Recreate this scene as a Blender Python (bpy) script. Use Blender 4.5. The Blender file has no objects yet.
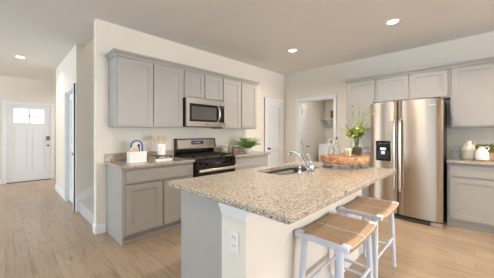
import bpy, bmesh, math, random
from mathutils import Vector, Matrix
S = bpy.context.scene
COL = S.collection
R = math.radians
PI = math.pi
random.seed(11)

# ------------------------------------------------------------------ camera, world, exposure, window light
AL = R(44.076)
cd = bpy.data.cameras.new('camera'); cam = bpy.data.objects.new('camera', cd); COL.objects.link(cam)
cam.location = (0, 0, 1.285); cam.rotation_euler = (R(90), 0, AL - R(90))
cd.sensor_fit = 'HORIZONTAL'; cd.sensor_width = 36; cd.lens = 234.97 / 494 * 36
cd.shift_x = -0.94 / 494; cd.shift_y = -5.92 / 494; cd.clip_start = 0.05
S.camera = cam
w = bpy.data.worlds.new('sky'); S.world = w; w.use_nodes = True
bg = w.node_tree.nodes['Background']; bg.inputs[0].default_value = (0.80, 0.90, 1.0, 1); bg.inputs[1].default_value = 1.6
vs = S.view_settings; vs.view_transform = 'Standard'; vs.look = 'None'; vs.gamma = 1; vs.use_curve_mapping = False
vs.exposure = 0.22
def area(name, loc, rot, sx, sy, power, color):
    l = bpy.data.lights.new(name, 'AREA'); l.shape = 'RECTANGLE'; l.size = sx; l.size_y = sy
    l.energy = power; l.color = color
    o = bpy.data.objects.new(name, l); COL.objects.link(o); o.location = loc; o.rotation_euler = rot
    return o
DAY = (0.50, 0.77, 1.0)
area('daylight_rear', (2.3, -10.98, 1.35), (R(150), 0, 0), 4.6, 2.2, 1040, (0.94, 0.965, 1.0))
sl = bpy.data.lights.new('sun', 'SUN'); sl.energy = 11; sl.angle = R(1); sl.color = (0.97, .985, 1.0); so = bpy.data.objects.new('sun', sl); COL.objects.link(so); so.rotation_euler = (R(47), 0, R(2))  # sun added through the rear window, its floor bounce lifts the ceiling
area('daylight_side', (-6.98, .8, 1.35), (R(112), 0, R(-90)), 4.4, 2.2, 125, DAY)
area('hall_fill_light', (-6.98, 6.3, 1.35), (R(134), 0, R(-90)), 2.2, 2.0, 250, (0.80, 0.91, 1.0))  # fill lamp added out of view to brighten the hall
CAN_WATTS = 15.5
CAN_COLOR = (1.0, 0.87, 0.72)

# ------------------------------------------------------------------ materials
def lin(c):
    return tuple(((v / 255) / 12.92 if v / 255 <= .04045 else ((v / 255 + .055) / 1.055) ** 2.4) for v in c) + (1,)
class NT:
    def __init__(s, name):
        s.m = bpy.data.materials.new(name); s.m.use_nodes = True; s.t = s.m.node_tree
        s.b = s.t.nodes['Principled BSDF']
    def n(s, kind, **kw):
        nd = s.t.nodes.new(kind)
        for k, v in kw.items(): setattr(nd, k, v)
        return nd
    def l(s, a, b): s.t.links.new(a, b)
    def pos(s, scale=(1, 1, 1), obj=True):
        c = s.n('ShaderNodeTexCoord'); mp = s.n('ShaderNodeMapping'); mp.inputs['Scale'].default_value = scale
        if obj: s.l(c.outputs['Object'], mp.inputs['Vector'])
        else:
            g = s.n('ShaderNodeNewGeometry'); s.l(g.outputs['Position'], mp.inputs['Vector'])
        return mp
    def ramp(s, stops, interp='LINEAR'):
        r = s.n('ShaderNodeValToRGB'); r.color_ramp.interpolation = interp; e = r.color_ramp.elements
        while len(e) < len(stops): e.new(0.5)
        for i, (p, c) in enumerate(stops): e[i].position = p; e[i].color = c
        return r
    def set(s, **kw):
        for k, v in kw.items(): s.b.inputs[k].default_value = v
def plain(name, rgb, rough=.5, metal=0, var=.04, scale=6, bump=0, bscale=200, **kw):
    t = NT(name); c = lin(rgb); mp = t.pos(obj=False)
    nz = t.n('ShaderNodeTexNoise'); nz.inputs['Scale'].default_value = scale; nz.inputs['Detail'].default_value = 3
    t.l(mp.outputs[0], nz.inputs['Vector'])
    lo = tuple(v * (1 - var) for v in c[:3]) + (1,); hi = tuple(min(1, v * (1 + var)) for v in c[:3]) + (1,)
    r = t.ramp([(.3, lo), (.7, hi)]); t.l(nz.outputs[0], r.inputs[0]); t.l(r.outputs[0], t.b.inputs['Base Color'])
    t.set(Roughness=rough, Metallic=metal)
    if bump:
        n2 = t.n('ShaderNodeTexNoise'); n2.inputs['Scale'].default_value = bscale; t.l(mp.outputs[0], n2.inputs['Vector'])
        bp = t.n('ShaderNodeBump'); bp.inputs['Strength'].default_value = bump; bp.inputs['Distance'].default_value = .002
        t.l(n2.outputs[0], bp.inputs['Height']); t.l(bp.outputs[0], t.b.inputs['Normal'])
    for k, v in kw.items(): t.b.inputs[k.replace('_', ' ')].default_value = v
    return t.m
M = {}
M['wall'] = plain('wall_paint', (230, 223, 212), .85, var=.015, scale=2, bump=.12)
M['ceiling'] = plain('ceiling_paint', (233, 230, 226), .9, var=.01, scale=2, bump=.1)
M['trim'] = plain('white_trim_paint', (236, 236, 236), .4, var=.01)
M['door'] = plain('white_door_paint', (232, 234, 237), .45, var=.01)
M['cabinet'] = plain('greige_cabinet_paint', (173, 169, 164), .42, var=.02)
M['dark_gap'] = plain('dark_recess', (52, 48, 45), .8)
M['carpet'] = plain('grey_carpet', (190, 188, 186), 1, var=.18, scale=160, bump=.8, bscale=260)
M['chrome'] = plain('polished_chrome', (188, 188, 190), .16, 1, var=.02)
M['nickel'] = plain('satin_nickel', (120, 118, 115), .3, 1, var=.02)
M['black_metal'] = plain('black_iron', (66, 57, 50), .34, .6, var=.2, scale=40)
M['black_gloss'] = plain('black_gloss_enamel', (10, 10, 11), .12, 0, var=.05)
M['black_plastic'] = plain('black_plastic', (18, 18, 19), .35, 0, var=.05)
M['grey_plastic'] = plain('dark_grey_case', (62, 62, 64), .5, .2, var=.05)
M['white_plastic'] = plain('white_plastic', (236, 235, 232), .35, var=.01)
M['white_glaze'] = plain('white_glazed_ceramic', (240, 239, 235), .22, var=.01)
M['cream_glaze'] = plain('cream_glazed_ceramic', (222, 213, 196), .4, var=.04, scale=14)
M['cream_matte'] = plain('cream_unglazed_band', (203, 194, 178), .6, var=.05, scale=18)
M['tan_clay'] = plain('tan_clay', (190, 158, 118), .7, var=.06)
M['stool_white'] = plain('white_stool_paint', (214, 219, 232), .38, var=.01)
M['wax'] = plain('cream_wax', (238, 222, 190), .5, var=.03, Subsurface_Weight=.1)
M['paper'] = plain('page_edges', (205, 182, 150), .8, var=.12, scale=120)
M['white_paper'] = plain('white_book_cloth', (232, 229, 226), .6, var=.02)
M['maroon'] = plain('dark_maroon_cloth', (82, 62, 62), .6, var=.08, scale=60)
M['blue_glaze'] = plain('blue_glaze', (38, 84, 140), .25, var=.35, scale=40)
M['oat'] = plain('oat_grain', (238, 224, 192), .9, var=.25, scale=150, bump=.6)
M['beans'] = plain('dark_red_beans', (176, 138, 122), .6, var=.45, scale=120, bump=.6)
M['pebble'] = plain('brown_pebbles', (132, 102, 74), .6, var=.5, scale=90, bump=.5)
M['cork'] = plain('cork_brown', (164, 122, 82), .85, var=.2, scale=120)
M['stem'] = plain('green_stem', (136, 142, 92), .7, var=.15)
M['soil'] = plain('dark_soil', (60, 48, 38), .95, var=.3, scale=90)
M['leaf'] = plain('mid_green_leaf', (172, 182, 98), .5, var=.35, scale=28)
M['fern'] = plain('fresh_green_leaf', (146, 192, 88), .5, var=.4, scale=32)
M['olive'] = plain('olive_green_leaf', (126, 130, 66), .55, var=.4, scale=30)
M['blossom'] = plain('pale_yellow_blossom', (226, 216, 150), .6, var=.2, scale=40)
M['basket'] = plain('brown_basket_fibre', (128, 88, 50), .85, var=.35, scale=70, bump=.6)
M['washer'] = plain('white_appliance_enamel', (242, 243, 245), .3, var=.01)
M['lens_frame'] = plain('white_can_trim', (238, 236, 232), .5, var=.01)
M['bounce_carpet'] = plain('pale_bounce_carpet', (196, 190, 182), 1, var=.05, scale=60)  # reflector colour for the unseen living area

def emit(name, rgb, s):
    t = NT(name); t.set(**{'Base Color': rgb + (1,), 'Emission Color': rgb + (1,), 'Emission Strength': s}); return t.m
M['lamp'] = emit('lamp_lens', (1.0, .95, .86), 9)
M['display'] = emit('blue_display', (.22, .36, .7), .3)

def glass(name, tint=(1, 1, 1), rough=0.0):
    t = NT(name); t.set(**{'Base Color': tint + (1,), 'Roughness': rough, 'Transmission Weight': 1.0, 'IOR': 1.3}); return t.m
M['glass'] = glass('clear_glass', (.97, .98, .97))
M['pane'] = glass('window_pane', (.98, .99, 1.0))
M['dark_glass'] = plain('smoked_oven_glass', (88, 84, 80), .10, var=.05)

def granite():
    t = NT('speckled_granite'); mp = t.pos(obj=False)
    nz = t.n('ShaderNodeTexNoise'); nz.inputs['Scale'].default_value = 90; t.l(mp.outputs[0], nz.inputs['Vector'])
    def cells(scale, stops):
        mx = t.n('ShaderNodeMix', data_type='VECTOR'); mx.inputs[0].default_value = .006
        t.l(mp.outputs[0], mx.inputs[4]); t.l(nz.outputs['Color'], mx.inputs[5])
        v = t.n('ShaderNodeTexVoronoi'); v.inputs['Scale'].default_value = scale; t.l(mx.outputs[1], v.inputs['Vector'])
        sp = t.n('ShaderNodeSeparateColor'); t.l(v.outputs['Color'], sp.inputs[0])
        r = t.ramp(stops, 'CONSTANT'); t.l(sp.outputs[0], r.inputs[0]); return r
    fine = cells(310, [(0, lin((104, 98, 95))), (.12, lin((156, 146, 136))), (.30, lin((186, 167, 143))), (.55, lin((204, 189, 167))), (.80, lin((180, 175, 170))), (.9, lin((228, 225, 220)))])
    big = cells(170, [(0, (1, 1, 1, 1)), (.06, (.4, .4, .4, 1)), (.15, (0, 0, 0, 1))])
    m = t.n('ShaderNodeMix', data_type='RGBA'); t.l(big.outputs[0], m.inputs[0]); t.l(fine.outputs[0], m.inputs[6]); m.inputs[7].default_value = lin((46, 44, 46))
    t.l(m.outputs[2], t.b.inputs['Base Color']); t.set(Roughness=.14); return t.m
M['granite'] = granite()

def floor_mat():
    t = NT('oak_plank_floor'); g = t.n('ShaderNodeNewGeometry'); s = t.n('ShaderNodeSeparateXYZ'); t.l(g.outputs['Position'], s.inputs[0])
    c = t.n('ShaderNodeCombineXYZ'); t.l(s.outputs[1], c.inputs[0]); t.l(s.outputs[0], c.inputs[1])
    br = t.n('ShaderNodeTexBrick'); t.l(c.outputs[0], br.inputs['Vector'])
    br.offset = .37; br.inputs['Scale'].default_value = 1; br.inputs['Brick Width'].default_value = 1.22; br.inputs['Row Height'].default_value = .18
    br.inputs['Mortar Size'].default_value = .0014; br.inputs['Bias'].default_value = 0
    br.inputs['Color1'].default_value = lin((160, 141, 120)); br.inputs['Color2'].default_value = lin((178, 158, 135)); br.inputs['Mortar'].default_value = lin((130, 114, 98))
    mp = t.n('ShaderNodeMapping'); mp.inputs['Scale'].default_value = (1.3, 16, 1); t.l(c.outputs[0], mp.inputs['Vector'])
    nz = t.n('ShaderNodeTexNoise'); nz.inputs['Scale'].default_value = 2.2; nz.inputs['Detail'].default_value = 6; nz.inputs['Distortion'].default_value = .8
    t.l(mp.outputs[0], nz.inputs['Vector'])
    r = t.ramp([(.28, (.66, .62, .58, 1)), (.45, (.95, .94, .93, 1)), (.55, (1.06, 1.05, 1.04, 1)), (.72, (.92, .89, .86, 1))]); t.l(nz.outputs[0], r.inputs[0])
    m = t.n('ShaderNodeMix', data_type='RGBA', blend_type='MULTIPLY'); m.inputs[0].default_value = 1
    t.l(br.outputs[0], m.inputs[6]); t.l(r.outputs[0], m.inputs[7]); t.l(m.outputs[2], t.b.inputs['Base Color'])
    t.set(Roughness=.30); return t.m
M['floor'] = floor_mat()

def wood(name, a, b, axis=(1, 12, 12), sc=6, rough=.5):
    t = NT(name); mp = t.pos(axis, obj=False)
    nz = t.n('ShaderNodeTexNoise'); nz.inputs['Scale'].default_value = sc; nz.inputs['Detail'].default_value = 5; nz.inputs['Distortion'].default_value = 1.2
    t.l(mp.outputs[0], nz.inputs['Vector']); r = t.ramp([(.3, lin(a)), (.7, lin(b))]); t.l(nz.outputs[0], r.inputs[0])
    t.l(r.outputs[0], t.b.inputs['Base Color']); t.set(Roughness=rough); return t.m
M['slab'] = wood('live_edge_wood', (128, 78, 44), (216, 166, 118), (9, 9, 14), 2.2)
M['utensil'] = wood('light_utensil_wood', (186, 154, 122), (216, 190, 160), (10, 10, 2), 6)
M['board'] = wood('cutting_board_wood', (196, 158, 112), (226, 196, 152), (10, 10, 2), 6)
M['dark_board'] = wood('walnut_board_wood', (96, 78, 66), (132, 108, 90), (10, 10, 2), 6)

def weave():
    t = NT('woven_seagrass'); mp = t.pos((1, 1, 1))
    wv = t.n('ShaderNodeTexWave', wave_type='BANDS', bands_direction='Y'); wv.inputs['Scale'].default_value = 26; wv.inputs['Distortion'].default_value = 1.2
    wv.inputs['Detail'].default_value = 2; wv.inputs['Detail Scale'].default_value = 6; t.l(mp.outputs[0], wv.inputs['Vector'])
    nz = t.n('ShaderNodeTexNoise'); nz.inputs['Scale'].default_value = 40; nz.inputs['Detail'].default_value = 4; t.l(mp.outputs[0], nz.inputs['Vector'])
    m = t.n('ShaderNodeMath', operation='MULTIPLY'); t.l(wv.outputs[1], m.inputs[0]); t.l(nz.outputs[0], m.inputs[1])
    r = t.ramp([(.05, lin((158, 128, 102))), (.28, lin((198, 168, 138))), (.6, lin((216, 189, 160)))]); t.l(m.outputs[0], r.inputs[0])
    t.l(r.outputs[0], t.b.inputs['Base Color']); t.set(Roughness=.8)
    bp = t.n('ShaderNodeBump'); bp.inputs['Strength'].default_value = .6; bp.inputs['Distance'].default_value = .003
    t.l(m.outputs[0], bp.inputs['Height']); t.l(bp.outputs[0], t.b.inputs['Normal']); return t.m
M['weave'] = weave()

def steel(name, rgb, rough=.28, aniso=.75, rot=.25):
    t = NT(name); mp = t.pos((30, 30, .6), obj=False)
    nz = t.n('ShaderNodeTexNoise'); nz.inputs['Scale'].default_value = 3; t.l(mp.outputs[0], nz.inputs['Vector'])
    c = lin(rgb); r = t.ramp([(.3, tuple(v * .95 for v in c[:3]) + (1,)), (.7, c)]); t.l(nz.outputs[0], r.inputs[0]); t.l(r.outputs[0], t.b.inputs['Base Color'])
    tg = t.n('ShaderNodeTangent'); tg.direction_type = 'RADIAL'; tg.axis = 'Z'; t.l(tg.outputs[0], t.b.inputs['Tangent'])
    t.set(Roughness=rough, Metallic=1, Anisotropic=aniso, **{'Anisotropic Rotation': rot}); return t.m
M['steel'] = steel('brushed_stainless', (182, 166, 150), .35, .85, 0.25)
M['cool_steel'] = steel('cool_brushed_stainless', (196, 190, 184), .30, .6, 0.25)
M['handle'] = plain('bright_satin_metal', (222, 216, 210), .30, 1, var=.02)
M['sink_steel'] = plain('sink_stainless', (150, 150, 154), .28, 1, var=.03)

# ------------------------------------------------------------------ mesh building
WORLD0 = {}
class MB:
    def __init__(s): s.bm = bmesh.new()
    def poly(s, pts, faces):
        v = [s.bm.verts.new(p) for p in pts]
        for f in faces: s.bm.faces.new([v[i] for i in f])
        return s
    def box(s, x0, x1, y0, y1, z0, z1):
        return s.poly([(x0, y0, z0), (x1, y0, z0), (x1, y1, z0), (x0, y1, z0), (x0, y0, z1), (x1, y0, z1), (x1, y1, z1), (x0, y1, z1)],
                      [(3, 2, 1, 0), (4, 5, 6, 7), (0, 1, 5, 4), (1, 2, 6, 5), (2, 3, 7, 6), (3, 0, 4, 7)])
    def prism(s, pts, axis, a, b):
        """closed 2D outline pushed along an axis: axis x uses (y,z), y uses (x,z), z uses (x,y)"""
        f = {'x': lambda p, t: (t, p[0], p[1]), 'y': lambda p, t: (p[0], t, p[1]), 'z': lambda p, t: (p[0], p[1], t)}[axis]
        n = len(pts); P = [f(p, a) for p in pts] + [f(p, b) for p in pts]
        F = [tuple(range(n - 1, -1, -1)), tuple(range(n, 2 * n))] + [(i, (i + 1) % n, n + (i + 1) % n, n + i) for i in range(n)]
        return s.poly(P, F)
    def tube(s, path, r, n=10, caps=True):
        path = [Vector(p) for p in path]; rs = r if isinstance(r, (list, tuple)) else [r] * len(path)
        rings = []; up = None
        for i, p in enumerate(path):
            d = (path[min(i + 1, len(path) - 1)] - path[max(i - 1, 0)]).normalized()
            if up is None: up = Vector((0, 0, 1)) if abs(d.z) < .9 else Vector((1, 0, 0))
            a = d.cross(up).normalized(); b = a.cross(d).normalized(); up = b
            rings.append([s.bm.verts.new(p + (a * math.cos(2 * PI * k / n) + b * math.sin(2 * PI * k / n)) * rs[i]) for k in range(n)])
        for i in range(len(rings) - 1):
            for k in range(n): s.bm.faces.new((rings[i][k], rings[i][(k + 1) % n], rings[i + 1][(k + 1) % n], rings[i + 1][k]))
        if caps: s.bm.faces.new(rings[0]); s.bm.faces.new(rings[-1])
        return s
    def lathe(s, cx, cy, prof, n=24, sx=1, sy=1):
        rings = []
        for (r, z) in prof:
            if r < 1e-5: rings.append([s.bm.verts.new((cx, cy, z))])
            else: rings.append([s.bm.verts.new((cx + r * sx * math.cos(2 * PI * k / n), cy + r * sy * math.sin(2 * PI * k / n), z)) for k in range(n)])
        for a, b in zip(rings, rings[1:]):
            for k in range(n):
                A = [a[k % len(a)], a[(k + 1) % len(a)], b[(k + 1) % len(b)], b[k % len(b)]]
                A = [v for i, v in enumerate(A) if v not in A[:i]]
                if len(A) > 2: s.bm.faces.new(A)
        return s
    def sweep(s, path, prof, closed=False):
        """profile (out, z) along a plan path; out is to the right of travel"""
        n = len(path); P = [Vector((p[0], p[1], 0)) for p in path]; rings = []
        for i in range(n):
            d0 = (P[i] - P[i - 1]).normalized() if (i > 0 or closed) else None
            d1 = (P[(i + 1) % n] - P[i]).normalized() if (i < n - 1 or closed) else None
            d0 = d0 or d1; d1 = d1 or d0
            n0 = Vector((d0.y, -d0.x, 0)); n1 = Vector((d1.y, -d1.x, 0)); m = (n0 + n1).normalized(); m = m / max(.2, m.dot(n0))
            rings.append([s.bm.verts.new((P[i].x + m.x * o, P[i].y + m.y * o, z)) for (o, z) in prof])
        k = len(prof)
        for i in range(n if closed else n - 1):
            a, b = rings[i], rings[(i + 1) % n]
            for j in range(k): s.bm.faces.new((a[j], a[(j + 1) % k], b[(j + 1) % k], b[j]))
        if not closed: s.bm.faces.new(rings[0]); s.bm.faces.new(rings[-1])
        return s
    def leaf(s, base, d, L, W, droop=.2, nrm=None):
        base = Vector(base); d = Vector(d).normalized(); up = nrm or Vector((0, 0, 1))
        a = d.cross(up)
        a = a.normalized() if a.length > .05 else Vector((1, 0, 0))
        u = a.cross(d).normalized(); pts = []
        for t, wd in ((0, .12), (.3, .9), (.6, .85), (1, .03)):
            c = base + d * (L * t) - Vector((0, 0, 1)) * (droop * L * t * t)
            pts += [c - a * (W * wd / 2) + u * (W * .12 * wd), c, c + a * (W * wd / 2) + u * (W * .12 * wd)]
        F = []
        for i in range(3):
            for j in range(2): F.append((3 * i + j, 3 * i + j + 1, 3 * i + 4 + j, 3 * i + 3 + j))
        return s.poly(pts, F)
    def build(s, name, mat, parent=None, smooth=False, bevel=0, label=None, solid=0, keep=False, bseg=2):
        bm = s.bm; bmesh.ops.recalc_face_normals(bm, faces=bm.faces)
        if parent is not None: o0 = Vector(WORLD0[parent.name])
        elif keep: o0 = Vector((0, 0, 0))
        else:
            xs = [v.co.x for v in bm.verts]; ys = [v.co.y for v in bm.verts]; zs = [v.co.z for v in bm.verts]
            o0 = Vector(((min(xs) + max(xs)) / 2, (min(ys) + max(ys)) / 2, min(zs)))
        for v in bm.verts: v.co -= o0
        me = bpy.data.meshes.new(name); bm.to_mesh(me); bm.free()
        me.materials.append(M[mat])
        o = bpy.data.objects.new(name, me); COL.objects.link(o)
        if smooth:
            for p in me.polygons: p.use_smooth = True
            try: me.set_sharp_from_angle(angle=R(40))
            except Exception: pass
        if bevel:
            b = o.modifiers.new('bevel', 'BEVEL'); b.width = bevel; b.segments = bseg; b.limit_method = 'ANGLE'; b.angle_limit = R(35)
        if solid:
            q = o.modifiers.new('solid', 'SOLIDIFY'); q.thickness = solid
        if parent is not None: o.parent = parent; WORLD0[o.name] = tuple(o0)
        else: o.location = o0; WORLD0[o.name] = tuple(o0)
        if label: o['label'] = label
        return o
def thing(name, label, cat, loc, group=None):
    o = bpy.data.objects.new(name, None); COL.objects.link(o); o.location = loc; o.empty_display_size = .05
    o['label'] = label; o['category'] = cat
    if group: o['group'] = group
    WORLD0[o.name] = tuple(loc); return o
def tag(o, label, cat, group=None):
    o['label'] = label; o['category'] = cat
    if group: o['group'] = group
    return o
def struct(o): o['kind'] = 'structure'; return o
def dup(root, loc, label, group=None):
    r = root.copy(); COL.objects.link(r); r.location = loc; r['label'] = label
    if group: r['group'] = group
    for ch in list(root.children):
        c = ch.copy(); COL.objects.link(c); c.parent = r
        for g in list(ch.children):
            d = g.copy(); COL.objects.link(d); d.parent = c
    return r

# ------------------------------------------------------------------ room shell
H = 2.74; YA = 3.458; XB = 4.873; X0 = .803; T = .12
YS = 4.674      # far side of the stair opening
YH = 8.55       # entry wall
def B(name, mat, *bx, kind='structure'):
    m = MB()
    for b in bx: m.box(*b)
    return struct(m.build(name, mat, keep=True))
B('floor', 'floor', (-7.12, 7.15, -11.12, 8.7, -.1, 0))
B('floor_bounce', 'bounce_carpet', (-6.99, XB - .02, -10.99, -5.0, 0, .012))  # unseen pale carpet, added to bounce sunlight up to the ceiling
# ceiling with the stairwell opening left out
B('ceiling', 'ceiling', (-7.12, .94, -11.12, 8.7, H, H + .15), (.94, 7.15, -11.12, YA + T - .05, H, H + .15), (.94, 7.15, YS + .05, 8.7, H, H + .15), (3.66, 7.15, YA + T - .05, YS + .05, H, H + .15))
B('wall_back', 'wall', (X0, XB + T, YA, YA + T, 0, H))
# fridge wall with the laundry doorway
OY0, OY1, OZ = 2.165, 3.045, 2.04
B('wall_right', 'wall', (XB, XB + T, -11.12, OY0, 0, H), (XB, XB + T, OY1, YA, 0, H), (XB, XB + T, OY0, OY1, OZ, H))
# hall side wall between the stairs and the entry, with a closet doorway
CY0, CY1 = 4.80, 5.56
YHE = 6.88      # where the side wall ends and the entry widens
B('wall_hall', 'wall', (X0, X0 + T, YS, CY0, 0, H), (X0, X0 + T, CY1, YHE, 0, H), (X0, X0 + T, CY0, CY1, 2.04, H), (X0 + T, 2.4, YHE - T, YHE, 0, H), (2.4, 2.5, YHE - T, YH, 0, H))
B('wall_stair', 'wall', (X0 + T, 3.72, YS, YS + T, 0, 5.2), (3.6, 3.72, YA + T, YS, 0, 5.2), (.94, 3.6, YA, YA + T, H + .15, 5.2), (.82, .94, YA, YS + T, H + .15, 5.2))
B('ceiling_stairwell', 'ceiling', (.82, 3.72, YA, YS + T, 5.2, 5.3))
# entry wall with front door opening
DX0, DX1 = .0, .90
B('wall_entry', 'wall', (-7.12, DX0, YH, YH + T, 0, H), (DX1, 2.5, YH, YH + T, 0, H), (DX0, DX1, YH, YH + T, 2.045, H))
# living side wall and rear wall with window openings, hall one added for fill
B('wall_left', 'wall', (-7.12, -7.0, -11.12, -1.4, 0, H), (-7.12, -7.0, 3.0, 5.2, 0, H), (-7.12, -7.0, 7.4, 8.7, 0, H),
  (-7.12, -7.0, -1.4, 3.0, 0, .25), (-7.12, -7.0, -1.4, 3.0, 2.45, H), (-7.12, -7.0, 5.2, 7.4, 0, .35), (-7.12, -7.0, 5.2, 7.4, 2.35, H))
B('wall_rear', 'wall', (-7.0, 0, -11.12, -11.0, 0, H), (4.6, XB, -11.12, -11.0, 0, H), (0, 4.6, -11.12, -11.0, 0, .25), (0, 4.6, -11.12, -11.0, 2.45, H))
# closet behind the hall doorway
B('wall_closet', 'wall', (X0 + .9, X0 + 1.0, YS + T, 5.8, 0, H))
# laundry room
LX, LY0, LY1 = 7.0, 1.3, 3.40
B('wall_laundry', 'wall', (LX, LX + T, LY0 - T, LY1 + T, 0, H), (XB + T, LX, LY1, LY1 + T, 0, H), (XB + T, LX, LY0 - T, LY0, 0, H))
for nm, bars in (('window_1', [(-7.08, -7.06, y, y + .06, .25, 2.45) for y in (-1.4, .03, 1.5, 2.94)] + [(-7.08, -7.06, -1.4, 3.0, z, z + .06) for z in (.25, 2.39)]),
                 ('window_hall_added', [(-7.08, -7.06, y, y + .06, .35, 2.35) for y in (5.2, 6.27, 7.34)] + [(-7.08, -7.06, 5.2, 7.4, z, z + .06) for z in (.35, 2.29)]),  # unseen window, added along with the hall fill lamp
                 ('window_2', [(x, x + .06, -11.08, -11.06, .25, 2.45) for x in (0, 1.5, 3.04, 4.54)] + [(0, 4.6, -11.08, -11.06, z, z + .06) for z in (.25, 2.39)])):
    B(nm, 'trim', *bars)

# baseboards and casings
BP = [(0, 0), (.014, 0), (.014, .092), (.009, .108), (.004, .115), (0, .115)]
def base(name, path): return struct(MB().sweep(path, BP).build(name, 'trim', keep=True))
base('baseboard_back', [(X0, YA + T), (X0, YA), (.912, YA)][::-1][::-1] if False else [(X0, YA + T - .001), (X0, YA), (.905, YA)][::1])
base('baseboard_hall', [(X0 + .3, YHE), (X0, YHE), (X0, CY1 + .07)])
base('baseboard_entry', [(-6.99, YH), (DX0 - .07, YH)])
base('baseboard_foyer', [(DX1 + .07, YH), (2.39, YH)])
base('baseboard_right', [(XB, OY0 - .07), (XB, 1.80)])
base('baseboard_corner', [(XB, YA), (XB, OY1 + .07)])
base('baseboard_pantry', [(3.58, YA), (4.09, YA)])
base('baseboard_laundry', [(XB + T, LY1), (6.28, LY1)])
cs = .062
def casing(name, axis, plane, a0, a1, top, sgn=-1, th=.018, bottom=0):
    m = MB(); p0, p1 = sorted((plane, plane + sgn * th))
    def bx(u0, u1, z0, z1, e=0):
        q0, q1 = (p0 - (e if sgn < 0 else 0), p1 + (e if sgn > 0 else 0))
        if axis == 'y': m.box(u0, u1, q0, q1, z0, z1)
        else: m.box(q0, q1, u0, u1, z0, z1)
    bx(a0 - cs, a0, bottom, top); bx(a1, a1 + cs, bottom, top); bx(a0 - cs, a1 + cs, top, top + cs)
    bx(a0 - cs, a0 - cs + .014, bottom, top + cs - .0, .005); bx(a1 + cs - .014, a1 + cs, bottom, top + cs, .005); bx(a0 - cs, a1 + cs, top + cs - .014, top + cs, .006)
    return struct(m.build(name, 'trim', keep=True))
PX0, PX1 = 4.165, 4.77
casing('trim_1', 'y', YH, DX0, DX1, 2.045)
casing('trim_2', 'x', X0, CY0, CY1, 2.04)
casing('trim_3', 'y', YA, PX0, PX1, 2.04)
casing('trim_4', 'x', XB, OY0, OY1, OZ)
# jamb linings
def jamb(name, axis, p0, p1, a0, a1, top, t=.016):
    m = MB()
    def bx(u0, u1, z0, z1):
        if axis == 'y': m.box(u0, u1, p0, p1, z0, z1)
        else: m.box(p0, p1, u0, u1, z0, z1)
    bx(a0, a0 + t, 0, top); bx(a1 - t, a1, 0, top); bx(a0, a1, top - t, top)
    return struct(m.build(name, 'trim', keep=True))
jamb('trim_5', 'x', XB - .001, XB + T, OY0, OY1, OZ)
jamb('trim_6', 'x', X0 - .001, X0 + T, CY0, CY1, 2.04)
jamb('trim_7', 'y', YH - .001, YH + T, DX0, DX1, 2.045)

# panelled doors.  local frame: u along the width, front face toward -n
def panel_door(name, mat, u0, u1, z0, z1, n0, th, axis, panels, parent=None, holes=()):
    """slab with recessed panels; axis 'y' -> face at y=n0 looking -y, axis 'x' -> face at x=n0 looking -x"""
    m = MB(); rec = .018
    us = sorted({u0, u1} | {p[0] for p in panels + list(holes)} | {p[1] for p in panels + list(holes)})
    zs = sorted({z0, z1} | {p[2] for p in panels + list(holes)} | {p[3] for p in panels + list(holes)})
    def inside(L, u, z): return any(p[0] < u < p[1] and p[2] < z < p[3] for p in L)
    for i in range(len(us) - 1):
        for j in range(len(zs) - 1):
            u, z = (us[i] + us[i + 1]) / 2, (zs[j] + zs[j + 1]) / 2
            if inside(holes, u, z): continue
            f = n0 + (rec if inside(panels, u, z) else 0)
            if axis == 'y': m.box(us[i], us[i + 1], f, n0 + th, zs[j], zs[j + 1])
            else: m.box(f, n0 + th, us[i], us[i + 1], zs[j], zs[j + 1])
    for p in panels:      # raised field in each panel with a sticking step
        a = .022
        if axis == 'y': m.box(p[0] + a, p[1] - a, n0 + rec * .45, n0 + rec + .001, p[2] + a, p[3] - a)
        else: m.box(n0 + rec * .45, n0 + rec + .001, p[0] + a, p[1] - a, p[2] + a, p[3] - a)
    return m.build(name, mat, parent, keep=parent is None)
# front door
fd = struct(panel_door('door_1', 'door', DX0 + .018, DX1 - .018, .012, 2.03, YH + .03, .044, 'y',
     [(.14, .405, .25, 1.40), (.495, .76, .25, 1.40)], holes=[(.135, .765, 1.535, 1.945)]))
fr = MB()
fr.box(.135, .15, YH + .02, YH + .07, 1.535, 1.945).box(.75, .765, YH + .02, YH + .07, 1.535, 1.945).box(.135, .765, YH + .02, YH + .07, 1.535, 1.55).box(.135, .765, YH + .02, YH + .07, 1.93, 1.945)
fr.box(.435, .465, YH + .022, YH + .066, 1.55, 1.93).box(.15, .75, YH + .022, YH + .066, 1.725, 1.755)
fr.build('window_frame', 'door', fd)
MB().box(.15, .75, YH + .045, YH + .051, 1.55, 1.93).build('window_pane', 'pane', fd)
k = MB(); k.tube([(.83, YH + .03, .94), (.83, YH - .015, .94)], [.026, .012]).lathe(.83, YH - .035, [(0, .912), (.02, .918), (.028, .94), (.02, .962), (0, .968)], 14)
k.build('door_knob', 'nickel', fd, smooth=True)
k = MB(); k.box(.79, .87, YH + .012, YH + .032, 1.085, 1.20); k.tube([(.83, YH + .014, 1.14), (.83, YH - .008, 1.14)], .02)
k.build('deadbolt', 'nickel', fd)
MB().box(DX0 + .016, DX1 - .016, YH - .03, YH + .10, .0005, .012).build('threshold', 'black_metal', fd)
# closet door (closed)
cdo = struct(panel_door('door_4', 'door', CY0 + .018, CY1 - .018, .012, 2.02, X0 + .045, .035, 'x',
     [(CY0 + .13, CY1 - .13, .25, .95), (CY0 + .13, CY1 - .13, 1.08, 1.88)]))
k = MB(); k.tube([(X0 + .046, CY0 + .075, .93), (X0 + .01, CY0 + .075, .93)], [.022, .012]).tube([(X0 + .012, CY0 + .075, .93), (X0 - .02, CY0 + .075, .93)], [.02, .026])
k.build('door_knob', 'nickel', cdo, smooth=True)
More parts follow.
